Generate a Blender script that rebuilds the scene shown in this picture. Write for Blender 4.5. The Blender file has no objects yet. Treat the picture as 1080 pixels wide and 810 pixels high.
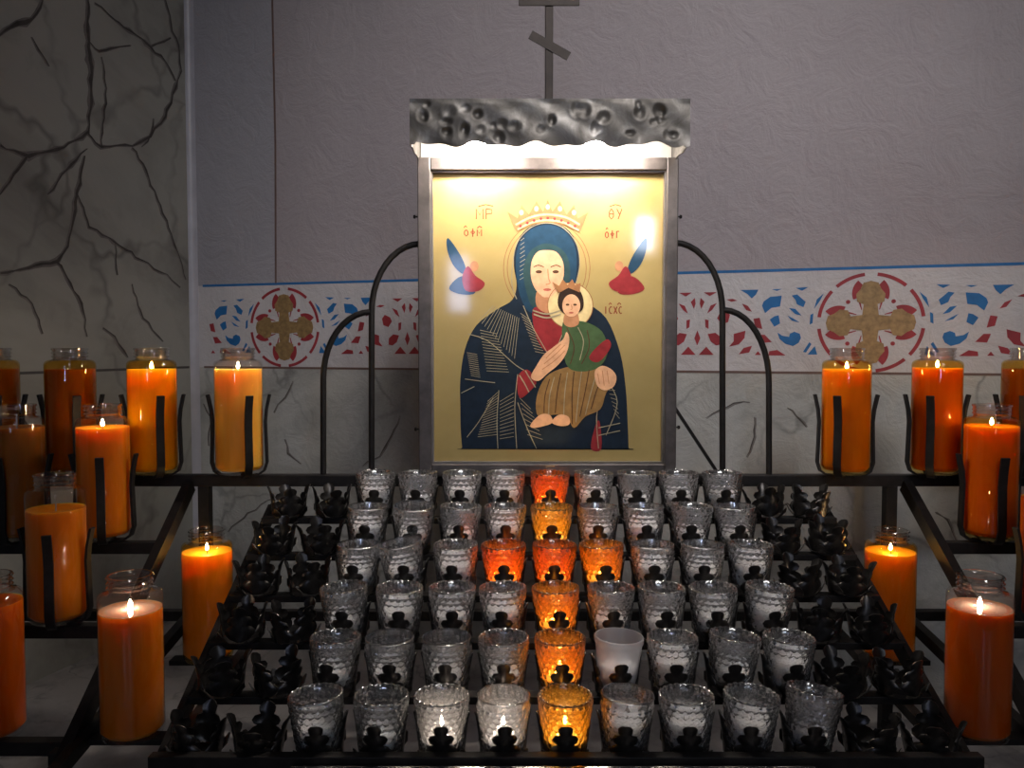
import bpy, bmesh, math, random
from mathutils import Vector, Matrix

PI = math.pi
random.seed(7)
scene = bpy.context.scene
col = scene.collection

# ------------------------------------------------------------------ camera, world, light, exposure
CZ = 0.68                      # camera height over the stone floor
F = 870.0                      # focal length for a 1080 px wide frame
PITCH = math.radians(2.63)
cam_d = bpy.data.cameras.new('camera')
cam_d.sensor_width = 36.0
cam_d.lens = F / 1080.0 * 36.0
cam_d.clip_start = 0.02
cam = bpy.data.objects.new('camera', cam_d)
cam.location = (0, 0, CZ)
cam.rotation_euler = (PI / 2 - PITCH, 0, 0)
col.objects.link(cam)
scene.camera = cam

world = bpy.data.worlds.new('world')
scene.world = world
world.use_nodes = True
wb = world.node_tree.nodes['Background']
wb.inputs[0].default_value = (0.80, 0.82, 1.0, 1)
wb.inputs[1].default_value = 0.008


def area_lamp(name, loc, target, energy, color, sx, sy, spread=180):
    d = bpy.data.lights.new(name, 'AREA')
    d.shape = 'RECTANGLE'
    d.size, d.size_y = sx, sy
    d.energy = energy
    d.color = color
    d.spread = math.radians(spread)
    o = bpy.data.objects.new(name, d)
    o.location = loc
    o.rotation_euler = (Vector(target) - Vector(loc)).to_track_quat('-Z', 'Y').to_euler()
    col.objects.link(o)
    return o


def spot_lamp(name, loc, target, energy, color, angle, blend, radius):
    d = bpy.data.lights.new(name, 'SPOT')
    d.energy = energy
    d.color = color
    d.spot_size = math.radians(angle)
    d.spot_blend = blend
    d.shadow_soft_size = radius
    o = bpy.data.objects.new(name, d)
    o.location = loc
    o.rotation_euler = (Vector(target) - Vector(loc)).to_track_quat('-Z', 'Y').to_euler()
    col.objects.link(o)
    return o


# the room's own lights: a ceiling spot over the aisle and two cool windows far behind the photographer
spot_lamp('ceiling_spot', (0.62, -0.9, CZ + 1.75), (0.22, 1.8, CZ + 0.30), 124, (1.0, 0.96, 0.96), 44, 1.0, 0.5)
area_lamp('nave_window', (0.95, -3.2, CZ + 0.80), (0.2, 1.4, CZ), 0.8, (0.72, 0.82, 1.0), 0.12, 0.24, 70)
area_lamp('side_window', (-0.38, -3.2, CZ + 0.45), (-0.1, 1.4, CZ), 0.6, (0.55, 0.65, 1.0), 0.14, 0.40, 70)

scene.view_settings.view_transform = 'Standard'
scene.view_settings.look = 'None'
scene.view_settings.gamma = 1.0
scene.view_settings.use_curve_mapping = False
scene.view_settings.exposure = 0.55
scene.cycles.transparent_max_bounces = 40
scene.cycles.max_bounces = 10
scene.cycles.sample_clamp_indirect = 4.0

# ------------------------------------------------------------------ helpers
CT, ST = math.cos(PITCH), math.sin(PITCH)


def ray(px, py):
    a, b = (px - 540.0) / F, (405.0 - py) / F
    return Vector((a, CT + b * ST, b * CT - ST))


def at(px, py, Y):
    r = ray(px, py)
    return Vector((0, 0, CZ)) + r * (Y / r.y)


class MB:
    """collects shapes into one mesh"""
    def __init__(self):
        self.v, self.f = [], []

    def add(self, vs, fs):
        b = len(self.v)
        self.v += [tuple(p) for p in vs]
        self.f += [tuple(i + b for i in q) for q in fs]
        return self

    def box(self, x0, x1, y0, y1, z0, z1):
        vs = [(x0, y0, z0), (x1, y0, z0), (x1, y1, z0), (x0, y1, z0),
              (x0, y0, z1), (x1, y0, z1), (x1, y1, z1), (x0, y1, z1)]
        return self.add(vs, [(0, 3, 2, 1), (4, 5, 6, 7), (0, 1, 5, 4), (1, 2, 6, 5), (2, 3, 7, 6), (3, 0, 4, 7)])

    def bar(self, a, b, w, h, up=(0, 0, 1)):
        """square bar from a to b"""
        a, b = Vector(a), Vector(b)
        d = (b - a).normalized()
        s = d.cross(Vector(up))
        if s.length < 1e-4:
            s = d.cross(Vector((1, 0, 0)))
        s.normalize()
        u = s.cross(d)
        vs = []
        for p in (a, b):
            for (i, j) in ((-1, -1), (1, -1), (1, 1), (-1, 1)):
                vs.append(p + s * (i * w / 2) + u * (j * h / 2))
        return self.add(vs, [(3, 2, 1, 0), (4, 5, 6, 7), (0, 1, 5, 4), (1, 2, 6, 5), (2, 3, 7, 6), (3, 0, 4, 7)])

    def tube(self, pts, r, n=8, caps=True):
        pts = [Vector(p) for p in pts]
        rs = r if isinstance(r, (list, tuple)) else [r] * len(pts)
        t0 = (pts[1] - pts[0]).normalized()
        ref = Vector((0, 0, 1)) if abs(t0.z) < 0.9 else Vector((0, 1, 0))
        s = t0.cross(ref).normalized()
        vs, fs = [], []
        for i, p in enumerate(pts):
            t = (pts[min(i + 1, len(pts) - 1)] - pts[max(i - 1, 0)]).normalized()
            s = (s - t * s.dot(t)).normalized()
            u = t.cross(s)
            for k in range(n):
                a = 2 * PI * k / n
                vs.append(p + (s * math.cos(a) + u * math.sin(a)) * rs[i])
        for i in range(len(pts) - 1):
            for k in range(n):
                k2 = (k + 1) % n
                fs.append((i * n + k, i * n + k2, (i + 1) * n + k2, (i + 1) * n + k))
        if caps:
            fs.append(tuple(reversed(range(n))))
            fs.append(tuple(range((len(pts) - 1) * n, len(pts) * n)))
        return self.add(vs, fs)

    def strip(self, pts, w, t, side):
        """flat strap of width w along `side`, thickness t, following pts"""
        pts = [Vector(p) for p in pts]
        side = Vector(side).normalized()
        vs, fs = [], []
        for i, p in enumerate(pts):
            d = (pts[min(i + 1, len(pts) - 1)] - pts[max(i - 1, 0)]).normalized()
            n = d.cross(side).normalized()
            for (a, b) in ((-1, -1), (1, -1), (1, 1), (-1, 1)):
                vs.append(p + side * (a * w / 2) + n * (b * t / 2))
        for i in range(len(pts) - 1):
            for k in range(4):
                k2 = (k + 1) % 4
                fs.append((i * 4 + k, i * 4 + k2, i * 4 + 4 + k2, i * 4 + 4 + k))
        m = (len(pts) - 1) * 4
        fs += [(3, 2, 1, 0), (m, m + 1, m + 2, m + 3)]
        return self.add(vs, fs)

    def lathe(self, prof, n=32, closed=False):
        """prof: list of (r, z); r = 0 makes a pole"""
        vs, fs, idx = [], [], []
        for (r, z) in prof:
            if r < 1e-6:
                idx.append([len(vs)])
                vs.append((0, 0, z))
            else:
                idx.append(list(range(len(vs), len(vs) + n)))
                vs += [(r * math.cos(2 * PI * k / n), r * math.sin(2 * PI * k / n), z) for k in range(n)]
        pairs = list(zip(idx[:-1], idx[1:]))
        if closed:
            pairs.append((idx[-1], idx[0]))
        for a, b in pairs:
            for k in range(n):
                k2 = (k + 1) % n
                if len(a) == 1 and len(b) == 1:
                    continue
                if len(a) == 1:
                    fs.append((a[0], b[k2], b[k]))
                elif len(b) == 1:
                    fs.append((a[k], a[k2], b[0]))
                else:
                    fs.append((a[k], a[k2], b[k2], b[k]))
        return self.add(vs, fs)

    def prism(self, poly, fn, t):
        """flat polygon in 2-D mapped to 3-D by fn(u, v, depth) with thickness t"""
        n = len(poly)
        vs = [fn(u, v, 0) for u, v in poly] + [fn(u, v, t) for u, v in poly]
        fs = [tuple(range(n)), tuple(reversed(range(n, 2 * n)))]
        for k in range(n):
            k2 = (k + 1) % n
            fs.append((k2, k, n + k, n + k2))
        return self.add(vs, fs)

    def ribbon(self, pts, w, fn, t):
        """painted stroke through 2-D points, width w (number or list)"""
        P = [Vector(p) for p in pts]
        ws = w if isinstance(w, (list, tuple)) else [w] * len(P)
        L, R = [], []
        for i, p in enumerate(P):
            d = (P[min(i + 1, len(P) - 1)] - P[max(i - 1, 0)])
            d = d.normalized() if d.length > 0 else Vector((1, 0))
            nrm = Vector((-d.y, d.x))
            L.append(p + nrm * ws[i] / 2)
            R.append(p - nrm * ws[i] / 2)
        vs = [fn(q.x, q.y, 0) for q in L] + [fn(q.x, q.y, 0) for q in R]
        n = len(P)
        fs = [(i, i + 1, n + i + 1, n + i) for i in range(n - 1)]
        vs += [fn(q.x, q.y, t) for q in L] + [fn(q.x, q.y, t) for q in R]
        for i in range(n - 1):
            fs.append((i, 2 * n + i, 2 * n + i + 1, i + 1))
            fs.append((n + i + 1, 3 * n + i + 1, 3 * n + i, n + i))
        return self.add(vs, fs)

    def mesh(self, name, smooth=False, recalc=True, angle=None):
        me = bpy.data.meshes.new(name)
        me.from_pydata(self.v, [], self.f)
        me.update()
        if recalc:
            bm = bmesh.new()
            bm.from_mesh(me)
            bmesh.ops.recalc_face_normals(bm, faces=bm.faces)
            bm.to_mesh(me)
            bm.free()
        if smooth:
            me.polygons.foreach_set('use_smooth', [True] * len(me.polygons))
            if angle:
                me.set_sharp_from_angle(angle=math.radians(angle))
        return me

    def build(self, name, mat, parent=None, smooth=False, angle=None, bevel=0, label=None):
        return obj(name, self.mesh(name, smooth, True, angle), mat, parent, bevel, label)


def obj(name, me, mat, parent=None, bevel=0, label=None):
    o = bpy.data.objects.new(name, me)
    col.objects.link(o)
    if mat is not None:
        if not me.materials:
            me.materials.append(mat)
        elif me.materials[0] != mat:
            o.material_slots[0].link = 'OBJECT'
            o.material_slots[0].material = mat
    if parent is not None:
        o.parent = parent
    if bevel:
        m = o.modifiers.new('bevel', 'BEVEL')
        m.width = bevel
        m.segments = 2
        m.limit_method = 'ANGLE'
    if label:
        o['label'] = label
    return o


def empty(name, loc=(0, 0, 0), rz=0):
    o = bpy.data.objects.new(name, None)
    o.empty_display_size = 0.02
    o.location = loc
    o.rotation_euler = (0, 0, rz)
    col.objects.link(o)
    return o


def tag(o, label=None, cat=None, group=None, kind=None):
    for k, v in (('label', label), ('category', cat), ('group', group), ('kind', kind)):
        if v:
            o[k] = v
    return o


# ------------------------------------------------------------------ materials
def new_mat(name):
    m = bpy.data.materials.new(name)
    m.use_nodes = True
    nt = m.node_tree
    return m, nt, nt.nodes['Principled BSDF'], nt.nodes['Material Output']


def N(nt, t, **kw):
    n = nt.nodes.new(t)
    for k, v in kw.items():
        setattr(n, k, v)
    return n


def noise(nt, scale, detail=4, rough=0.55, vec=None, dist=0.0):
    n = N(nt, 'ShaderNodeTexNoise')
    n.inputs['Scale'].default_value = scale
    n.inputs['Detail'].default_value = detail
    n.inputs['Roughness'].default_value = rough
    n.inputs['Distortion'].default_value = dist
    if vec is not None:
        nt.links.new(vec, n.inputs['Vector'])
    return n


def ramp(nt, fac, stops):
    r = N(nt, 'ShaderNodeValToRGB')
    e = r.color_ramp.elements
    while len(e) < len(stops):
        e.new(0.5)
    for k, (p, c) in enumerate(stops):
        e[k].position = p
        e[k].color = (*c, 1) if len(c) == 3 else c
    nt.links.new(fac, r.inputs[0])
    return r


def mixc(nt, fac, a, b, mode='MIX'):
    m = N(nt, 'ShaderNodeMix', data_type='RGBA', blend_type=mode)
    for sock, v in ((0, fac), (6, a), (7, b)):
        if isinstance(v, (int, float)):
            m.inputs[sock].default_value = v
        elif isinstance(v, tuple):
            m.inputs[sock].default_value = (*v, 1)
        else:
            nt.links.new(v, m.inputs[sock])
    return m.outputs[2]


def bump(nt, bsdf, height, strength, dist):
    b = N(nt, 'ShaderNodeBump')
    b.inputs['Strength'].default_value = strength
    b.inputs['Distance'].default_value = dist
    nt.links.new(height, b.inputs['Height'])
    nt.links.new(b.outputs[0], bsdf.inputs['Normal'])


def simple(name, color, rough=0.5, metal=0.0, vary=0.15, scale=40, bumpd=0.0, spec=0.5):
    m, nt, b, _ = new_mat(name)
    tc = N(nt, 'ShaderNodeTexCoord')
    n = noise(nt, scale, 4, 0.6, tc.outputs['Object'])
    lo = tuple(c * (1 - vary) for c in color)
    hi = tuple(min(1, c * (1 + vary)) for c in color)
    r = ramp(nt, n.outputs[0], [(0.3, lo), (0.7, hi)])
    nt.links.new(r.outputs[0], b.inputs['Base Color'])
    b.inputs['Roughness'].default_value = rough
    b.inputs['Metallic'].default_value = metal
    b.inputs['Specular IOR Level'].default_value = spec
    if bumpd:
        bump(nt, b, n.outputs[0], 0.5, bumpd)
    return m


def emit(name, color, strength):
    m, nt, b, out = new_mat(name)
    nt.nodes.remove(b)
    e = N(nt, 'ShaderNodeEmission')
    e.inputs[0].default_value = (*color, 1)
    e.inputs[1].default_value = strength
    nt.links.new(e.outputs[0], out.inputs[0])
    return m


def thin_glass(name, tint, rough=0.03, refl=1.0, milk=0.0, milk_col=(0.8, 0.8, 0.82), refract=0.0, ior=1.45, gloss_rough=None):
    """clear glass: transparent body with fresnel gloss, some true refraction and some milky scatter"""
    m, nt, b, out = new_mat(name)
    nt.nodes.remove(b)
    tr = N(nt, 'ShaderNodeBsdfTransparent')
    tr.inputs[0].default_value = (*tint, 1)
    body = tr.outputs[0]
    if refract:
        rf = N(nt, 'ShaderNodeBsdfRefraction')
        rf.inputs['Color'].default_value = (*tint, 1)
        rf.inputs['Roughness'].default_value = rough
        rf.inputs['IOR'].default_value = ior
        mx = N(nt, 'ShaderNodeMixShader')
        mx.inputs[0].default_value = refract
        nt.links.new(body, mx.inputs[1])
        nt.links.new(rf.outputs[0], mx.inputs[2])
        body = mx.outputs[0]
    if milk:
        df = N(nt, 'ShaderNodeBsdfDiffuse')
        df.inputs[0].default_value = (*milk_col, 1)
        tl = N(nt, 'ShaderNodeBsdfTranslucent')
        tl.inputs[0].default_value = (*milk_col, 1)
        m2 = N(nt, 'ShaderNodeMixShader')
        m2.inputs[0].default_value = 0.5
        nt.links.new(df.outputs[0], m2.inputs[1])
        nt.links.new(tl.outputs[0], m2.inputs[2])
        mx = N(nt, 'ShaderNodeMixShader')
        mx.inputs[0].default_value = milk
        nt.links.new(body, mx.inputs[1])
        nt.links.new(m2.outputs[0], mx.inputs[2])
        body = mx.outputs[0]
    gl = N(nt, 'ShaderNodeBsdfGlossy')
    gl.inputs['Roughness'].default_value = rough if gloss_rough is None else gloss_rough
    lw = N(nt, 'ShaderNodeLayerWeight')
    pw = N(nt, 'ShaderNodeMath', operation='POWER')
    pw.inputs[1].default_value = 4.0
    nt.links.new(lw.outputs['Facing'], pw.inputs[0])
    mu = N(nt, 'ShaderNodeMath', operation='MULTIPLY_ADD', use_clamp=True)
    mu.inputs[1].default_value = 0.55 * refl
    mu.inputs[2].default_value = 0.045 * refl
    nt.links.new(pw.outputs[0], mu.inputs[0])
    mx = N(nt, 'ShaderNodeMixShader')
    nt.links.new(mu.outputs[0], mx.inputs[0])
    nt.links.new(body, mx.inputs[1])
    nt.links.new(gl.outputs[0], mx.inputs[2])
    nt.links.new(mx.outputs[0], out.inputs[0])
    return m


def wax_mat(name, color, radius, scale=1.0, rough=0.45):
    m, nt, b, _ = new_mat(name)
    tc = N(nt, 'ShaderNodeTexCoord')
    mp = N(nt, 'ShaderNodeMapping')
    mp.inputs['Scale'].default_value = (1, 1, 0.25)
    nt.links.new(tc.outputs['Object'], mp.inputs[0])
    n = noise(nt, 45, 4, 0.6, mp.outputs[0])
    lo = tuple(c * 0.86 for c in color)
    hi = tuple(min(1, c * 1.1) for c in color)
    r = ramp(nt, n.outputs[0], [(0.3, lo), (0.7, hi)])
    nt.links.new(r.outputs[0], b.inputs['Base Color'])
    b.inputs['Roughness'].default_value = rough
    b.inputs['Specular IOR Level'].default_value = 0.06
    b.inputs['Subsurface Weight'].default_value = 1.0
    b.inputs['Subsurface Radius'].default_value = radius
    b.inputs['Subsurface Scale'].default_value = scale
    return m


def marble_nodes(nt, vec, base, dark, scale):
    """mottled painted marble with drifting soft clouds and thin broken veins"""
    n1 = noise(nt, 2.2 * scale, 6, 0.6, vec, 0.6)
    n2 = noise(nt, 9 * scale, 5, 0.6, vec, 1.2)
    c = ramp(nt, n1.outputs[0], [(0.30, dark), (0.52, base), (0.75, tuple(min(1, x * 1.12) for x in base))]).outputs[0]
    c = mixc(nt, ramp(nt, n2.outputs[0], [(0.56, (0, 0, 0)), (0.80, (0.45, 0.45, 0.45))]).outputs[0], c, dark)
    dn = noise(nt, 3.0 * scale, 4, 0.6, vec)
    add = N(nt, 'ShaderNodeVectorMath', operation='ADD')
    sc = N(nt, 'ShaderNodeVectorMath', operation='SCALE')
    sc.inputs[3].default_value = 0.35 / scale
    nt.links.new(dn.outputs['Color'], sc.inputs[0])
    nt.links.new(vec, add.inputs[0])
    nt.links.new(sc.outputs[0], add.inputs[1])
    vo = N(nt, 'ShaderNodeTexVoronoi', feature='DISTANCE_TO_EDGE')
    vo.inputs['Scale'].default_value = 3.6 * scale
    nt.links.new(add.outputs[0], vo.inputs['Vector'])
    vein = ramp(nt, vo.outputs['Distance'], [(0.0, (0.55, 0.55, 0.55)), (0.035, (0, 0, 0))]).outputs[0]
    gate = ramp(nt, dn.outputs[0], [(0.42, (0, 0, 0)), (0.60, (1, 1, 1))]).outputs[0]
    vein = mixc(nt, 1.0, vein, gate, 'MULTIPLY')
    return mixc(nt, vein, c, tuple(x * 0.35 for x in dark))


def wall_back_mat(z_blue, z_red, x_strip):
    m, nt, b, _ = new_mat('painted_plaster')
    tc = N(nt, 'ShaderNodeTexCoord')
    vec = tc.outputs['Object']
    sp = N(nt, 'ShaderNodeSeparateXYZ')
    nt.links.new(vec, sp.inputs[0])

    def gt(sock, v):
        g = N(nt, 'ShaderNodeMath', operation='GREATER_THAN')
        nt.links.new(sock, g.inputs[0])
        g.inputs[1].default_value = v
        return g.outputs[0]
    big = noise(nt, 1.6, 5, 0.55, vec)
    pink = ramp(nt, big.outputs[0], [(0.3, (0.37, 0.325, 0.335)), (0.7, (0.46, 0.41, 0.42))]).outputs[0]
    blue = ramp(nt, big.outputs[0], [(0.3, (0.36, 0.345, 0.37)), (0.7, (0.44, 0.425, 0.455))]).outputs[0]
    upper = mixc(nt, gt(sp.outputs[0], x_strip), blue, pink)
    band = ramp(nt, noise(nt, 7, 5, 0.6, vec).outputs[0], [(0.3, (0.56, 0.53, 0.53)), (0.7, (0.66, 0.63, 0.63))]).outputs[0]
    lower = marble_nodes(nt, vec, (0.50, 0.495, 0.46), (0.25, 0.25, 0.235), 1.3)
    c = mixc(nt, gt(sp.outputs[2], z_red), lower, band)
    c = mixc(nt, gt(sp.outputs[2], z_blue), c, upper)
    nt.links.new(c, b.inputs['Base Color'])
    b.inputs['Roughness'].default_value = 0.62
    # trowelled plaster: soft swirls plus small ridges
    h1 = noise(nt, 14, 8, 0.62, vec, 1.4)
    h2 = noise(nt, 120, 3, 0.6, vec)
    ad = N(nt, 'ShaderNodeMath', operation='MULTIPLY_ADD')
    nt.links.new(h2.outputs[0], ad.inputs[0])
    ad.inputs[1].default_value = 0.18
    nt.links.new(h1.outputs[0], ad.inputs[2])
    bump(nt, b, ad.outputs[0], 0.55, 0.012)
    return m


def wall_left_mat(z_line):
    m, nt, b, _ = new_mat('painted_marble')
    tc = N(nt, 'ShaderNodeTexCoord')
    vec = tc.outputs['Object']
    c = marble_nodes(nt, vec, (0.40, 0.39, 0.34), (0.20, 0.185, 0.16), 0.8)
    nt.links.new(c, b.inputs['Base Color'])
    b.inputs['Roughness'].default_value = 0.55
    bump(nt, b, noise(nt, 18, 7, 0.6, vec).outputs[0], 0.3, 0.008)
    return m


def floor_mat():
    m, nt, b, _ = new_mat('stone_floor')
    tc = N(nt, 'ShaderNodeTexCoord')
    c = marble_nodes(nt, tc.outputs['Object'], (0.46, 0.43, 0.41), (0.18, 0.165, 0.16), 2.4)
    nt.links.new(c, b.inputs['Base Color'])
    b.inputs['Roughness'].default_value = 0.35
    return m


def hammered_mat():
    m, nt, b, _ = new_mat('hammered_pewter')
    tc = N(nt, 'ShaderNodeTexCoord')
    n = noise(nt, 26, 6, 0.65, tc.outputs['Object'], 0.8)
    nt.links.new(ramp(nt, n.outputs[0], [(0.30, (0.08, 0.073, 0.064)), (0.52, (0.13, 0.12, 0.108)), (0.75, (0.22, 0.21, 0.195))]).outputs[0],
                 b.inputs['Base Color'])
    b.inputs['Metallic'].default_value = 0.9
    nt.links.new(ramp(nt, n.outputs[0], [(0.3, (0.55,) * 3), (0.7, (0.36,) * 3)]).outputs[0], b.inputs['Roughness'])
    bump(nt, b, noise(nt, 300, 3, 0.6, tc.outputs['Object']).outputs[0], 0.12, 0.001)
    return m


M = {}
M['iron'] = simple('black_iron', (0.018, 0.016, 0.0155), 0.55, 0.5, 0.3, 60, 0.0006, 0.35)
M['leaf'] = simple('dark_leaf_iron', (0.060, 0.056, 0.054), 0.32, 0.85, 0.35, 70, 0.0005)
M['bronze'] = simple('bronze_iron', (0.045, 0.034, 0.028), 0.55, 0.4, 0.25, 50, 0.0004)
M['steel'] = simple('frame_steel', (0.085, 0.074, 0.070), 0.42, 0.6, 0.4, 30, 0.0004)
M['steel_in'] = simple('frame_lip', (0.22, 0.20, 0.19), 0.35, 0.85, 0.25, 30)
M['nickel'] = simple('nickel_lip', (0.55, 0.53, 0.50), 0.22, 1.0, 0.2, 40)
M['hood'] = hammered_mat()
M['hood_in'] = simple('hood_lining', (0.24, 0.23, 0.22), 0.5, 0.3, 0.1, 40)
M['bulb'] = emit('bulb_glow', (1.0, 0.90, 0.80), 190.0)
M['flame'] = emit('flame_glow', (1.0, 0.70, 0.34), 230.0)
M['flame_white'] = emit('flame_glow_white', (1.0, 0.80, 0.58), 230.0)
M['votive_flame'] = emit('votive_flame_glow', (1.0, 0.62, 0.24), 650.0)
M['votive_flame_white'] = emit('votive_flame_white', (1.0, 0.80, 0.62), 420.0)
M['wick'] = simple('wick_cotton', (0.30, 0.27, 0.24), 0.9)
M['wick_burnt'] = simple('wick_burnt', (0.02, 0.018, 0.016), 0.9)
M['blue'] = simple('stencil_blue', (0.015, 0.15, 0.40), 0.6, 0, 0.18, 30)
M['red'] = simple('stencil_red', (0.33, 0.03, 0.04), 0.6, 0, 0.2, 30)
M['goldp'] = simple('stencil_gold', (0.33, 0.21, 0.09), 0.5, 0.2, 0.3, 90, 0.0008)
M['brownl'] = simple('painted_brown', (0.16, 0.10, 0.085), 0.6)
M['greyl'] = simple('painted_grey', (0.09, 0.08, 0.075), 0.6)
M['vein'] = simple('painted_vein', (0.075, 0.064, 0.055), 0.6, 0, 0.5, 25)
M['vein2'] = simple('painted_vein_soft', (0.20, 0.18, 0.165), 0.6, 0, 0.3, 25)
M['trim'] = simple('trim_paint', (0.50, 0.49, 0.53), 0.35, 0, 0.12, 12)

# ------------------------------------------------------------------ the setting
YAW = math.radians(18.1)
WD = Vector((math.cos(YAW), -math.sin(YAW), 0))      # along the back wall, towards the right and nearer
WN = Vector((math.sin(YAW), math.cos(YAW), 0))       # into the back wall
CORNER = Vector((-0.815, 2.117, 0))
Z_BLUE, Z_RED = CZ + 0.153, CZ - 0.0535

mb = MB()
mb.box(-1.6, 2.4, -0.6, 3.2, -0.06, 0)
fl = mb.build('floor', floor_mat())
tag(fl, kind='structure')

mb = MB().box(0, 2.6, 0, 0.12, 0, 1.75)
wall_b = mb.build('wall_back', None)
wall_b.location = CORNER
wall_b.rotation_euler = (0, 0, -YAW)
tag(wall_b, kind='structure')


def wb_local(px, py):
    """pixel ray onto the back wall, in wall coordinates (along, up)"""
    r = ray(px, py)
    o = Vector((0, 0, CZ))
    t = (CORNER - o).dot(WN) / r.dot(WN)
    p = o + r * t - CORNER
    return p.dot(WD), p.z


X_STRIP = wb_local(289, 150)[0]
wall_b.data.materials.append(wall_back_mat(Z_BLUE, Z_RED, X_STRIP))

LD = Vector((-math.sin(YAW), -math.cos(YAW), 0))     # along the left wall, towards the viewer
mb = MB().box(0, 2.2, -0.12, 0, 0, 1.75)
wall_l = mb.build('wall_left', wall_left_mat(Z_RED))
wall_l.location = CORNER
wall_l.rotation_euler = (0, 0, math.atan2(LD.y, LD.x))
tag(wall_l, kind='structure')
LNL = Matrix.Rotation(math.atan2(LD.y, LD.x), 3, 'Z') @ Vector((0, 1, 0))     # local +y in world: into the room


def wl_local(px, py):
    r = ray(px, py)
    o = Vector((0, 0, CZ))
    t = (CORNER - o).dot(LNL) / r.dot(LNL)
    p = o + r * t - CORNER
    return p.dot(LD), p.z


# rounded corner bead
mb = MB()
prof = [(0, 0), (0.016, 0), (0.015, -0.003), (0.012, -0.008), (0.008, -0.012), (0.003, -0.015), (0, -0.016)]
vs = [(a, b, 0) for a, b in prof] + [(a, b, 1.75) for a, b in prof]
n = len(prof)
mb.add(vs, [tuple(range(n)), tuple(reversed(range(n, 2 * n)))] + [(k, (k + 1) % n, n + (k + 1) % n, n + k) for k in range(n)])
tr = mb.build('trim_1', M['trim'], None, True, 40)
tr.location = CORNER
tr.rotation_euler = (0, 0, -YAW)
tag(tr, kind='structure')

PT = 0.0008


def on_back(u, v, d):
    return (u, -PT + d, v)


def on_left(u, v, d):
    return (u, PT - d, v)


# painted lines
L_ALONG = 2.55
mb = MB().ribbon([(0.03, Z_BLUE), (L_ALONG, Z_BLUE)], 0.0055, on_back, PT)
mb.build('painted_line', M['blue'], wall_b, label='blue painted line along the top of the stencil band')
mb = MB().ribbon([(0.03, Z_RED), (L_ALONG, Z_RED)], 0.0050, on_back, PT)
mb.build('painted_line', M['brownl'], wall_b, label='brown painted line under the stencil band')
mb = MB().ribbon([(X_STRIP, Z_BLUE), (X_STRIP + 0.004, CZ + 0.5), (X_STRIP - 0.002, 1.74)], 0.0050, on_back, PT)
mb.build('painted_line', M['brownl'], wall_b, label='thin brown vertical painted line')
mb = MB().ribbon([(0.02, Z_RED), (1.4, Z_RED)], 0.0055, on_left, PT)
mb.build('painted_line', M['greyl'], wall_l, label='dark horizontal painted line across the marbled wall')

# stencil band: half motif drawn from a cross centre outwards, mirrored and repeated
BLUE = [[(225, 175), (283, 175), (275, 190), (262, 202), (248, 188)], [(325, 175), (357, 174), (342, 180)], [(400, 172), (440, 170), (420, 181)],
        [(295, 225), (300, 212), (320, 198), (357, 195), (352, 228), (325, 232), (305, 248)],
        [(388, 195), (405, 192), (420, 205), (432, 215), (425, 231), (405, 222), (400, 208)],
        [(320, 268), (335, 258), (348, 255), (353, 280), (335, 290)],
        [(380, 233), (400, 236), (420, 257), (400, 252)], [(375, 256), (395, 266), (415, 278), (390, 272)],
        [(345, 308), (360, 318), (382, 322), (384, 312), (398, 306), (415, 312), (419, 325), (412, 340), (395, 350), (370, 343), (352, 328)],
        [(440, 376), (462, 350), (470, 376)], [(426, 368), (445, 338), (452, 344), (435, 370)],
        [(458, 237), (466, 208), (487, 190), (476, 212)], [(445, 285), (447, 255), (456, 250), (454, 280)]]
RED = [[(105, 180), (148, 180), (125, 192)], [(85, 300), (95, 325), (85, 348)], [(95, 197), (108, 210), (97, 232), (92, 215)],
       [(117, 247), (128, 222), (149, 214), (133, 236)], [(150, 262), (158, 247), (180, 238), (192, 252), (186, 275), (165, 282)],
       [(180, 204), (200, 202), (216, 208), (196, 211)], [(230, 217), (250, 225), (263, 243), (245, 238)],
       [(268, 265), (288, 262), (297, 297), (275, 292)], [(285, 315), (305, 315), (328, 338), (295, 340)],
       [(205, 312), (243, 302), (240, 325), (222, 345), (190, 352), (205, 335)],
       [(120, 312), (145, 308), (163, 322), (164, 345), (148, 348), (130, 336)], [(110, 265), (122, 268), (122, 296), (112, 290)],
       [(90, 378), (115, 352), (140, 378)], [(222, 376), (238, 356), (265, 349), (256, 370)], [(320, 366), (345, 362), (372, 379), (318, 379)],
       [(274, 378), (284, 366), (294, 378)]]
SX, SZ = 0.3365 / 543.0, 0.000655
ZC_BAND = CZ + 0.046


def arc_poly(cx, cz, r0, r1, a0, a1, n=10):
    P = [(cx + r1 * math.cos(a0 + (a1 - a0) * k / n), cz + r1 * math.sin(a0 + (a1 - a0) * k / n)) for k in range(n + 1)]
    return P + [(cx + r0 * math.cos(a1 - (a1 - a0) * k / n), cz + r0 * math.sin(a1 - (a1 - a0) * k / n)) for k in range(n + 1)]


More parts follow.
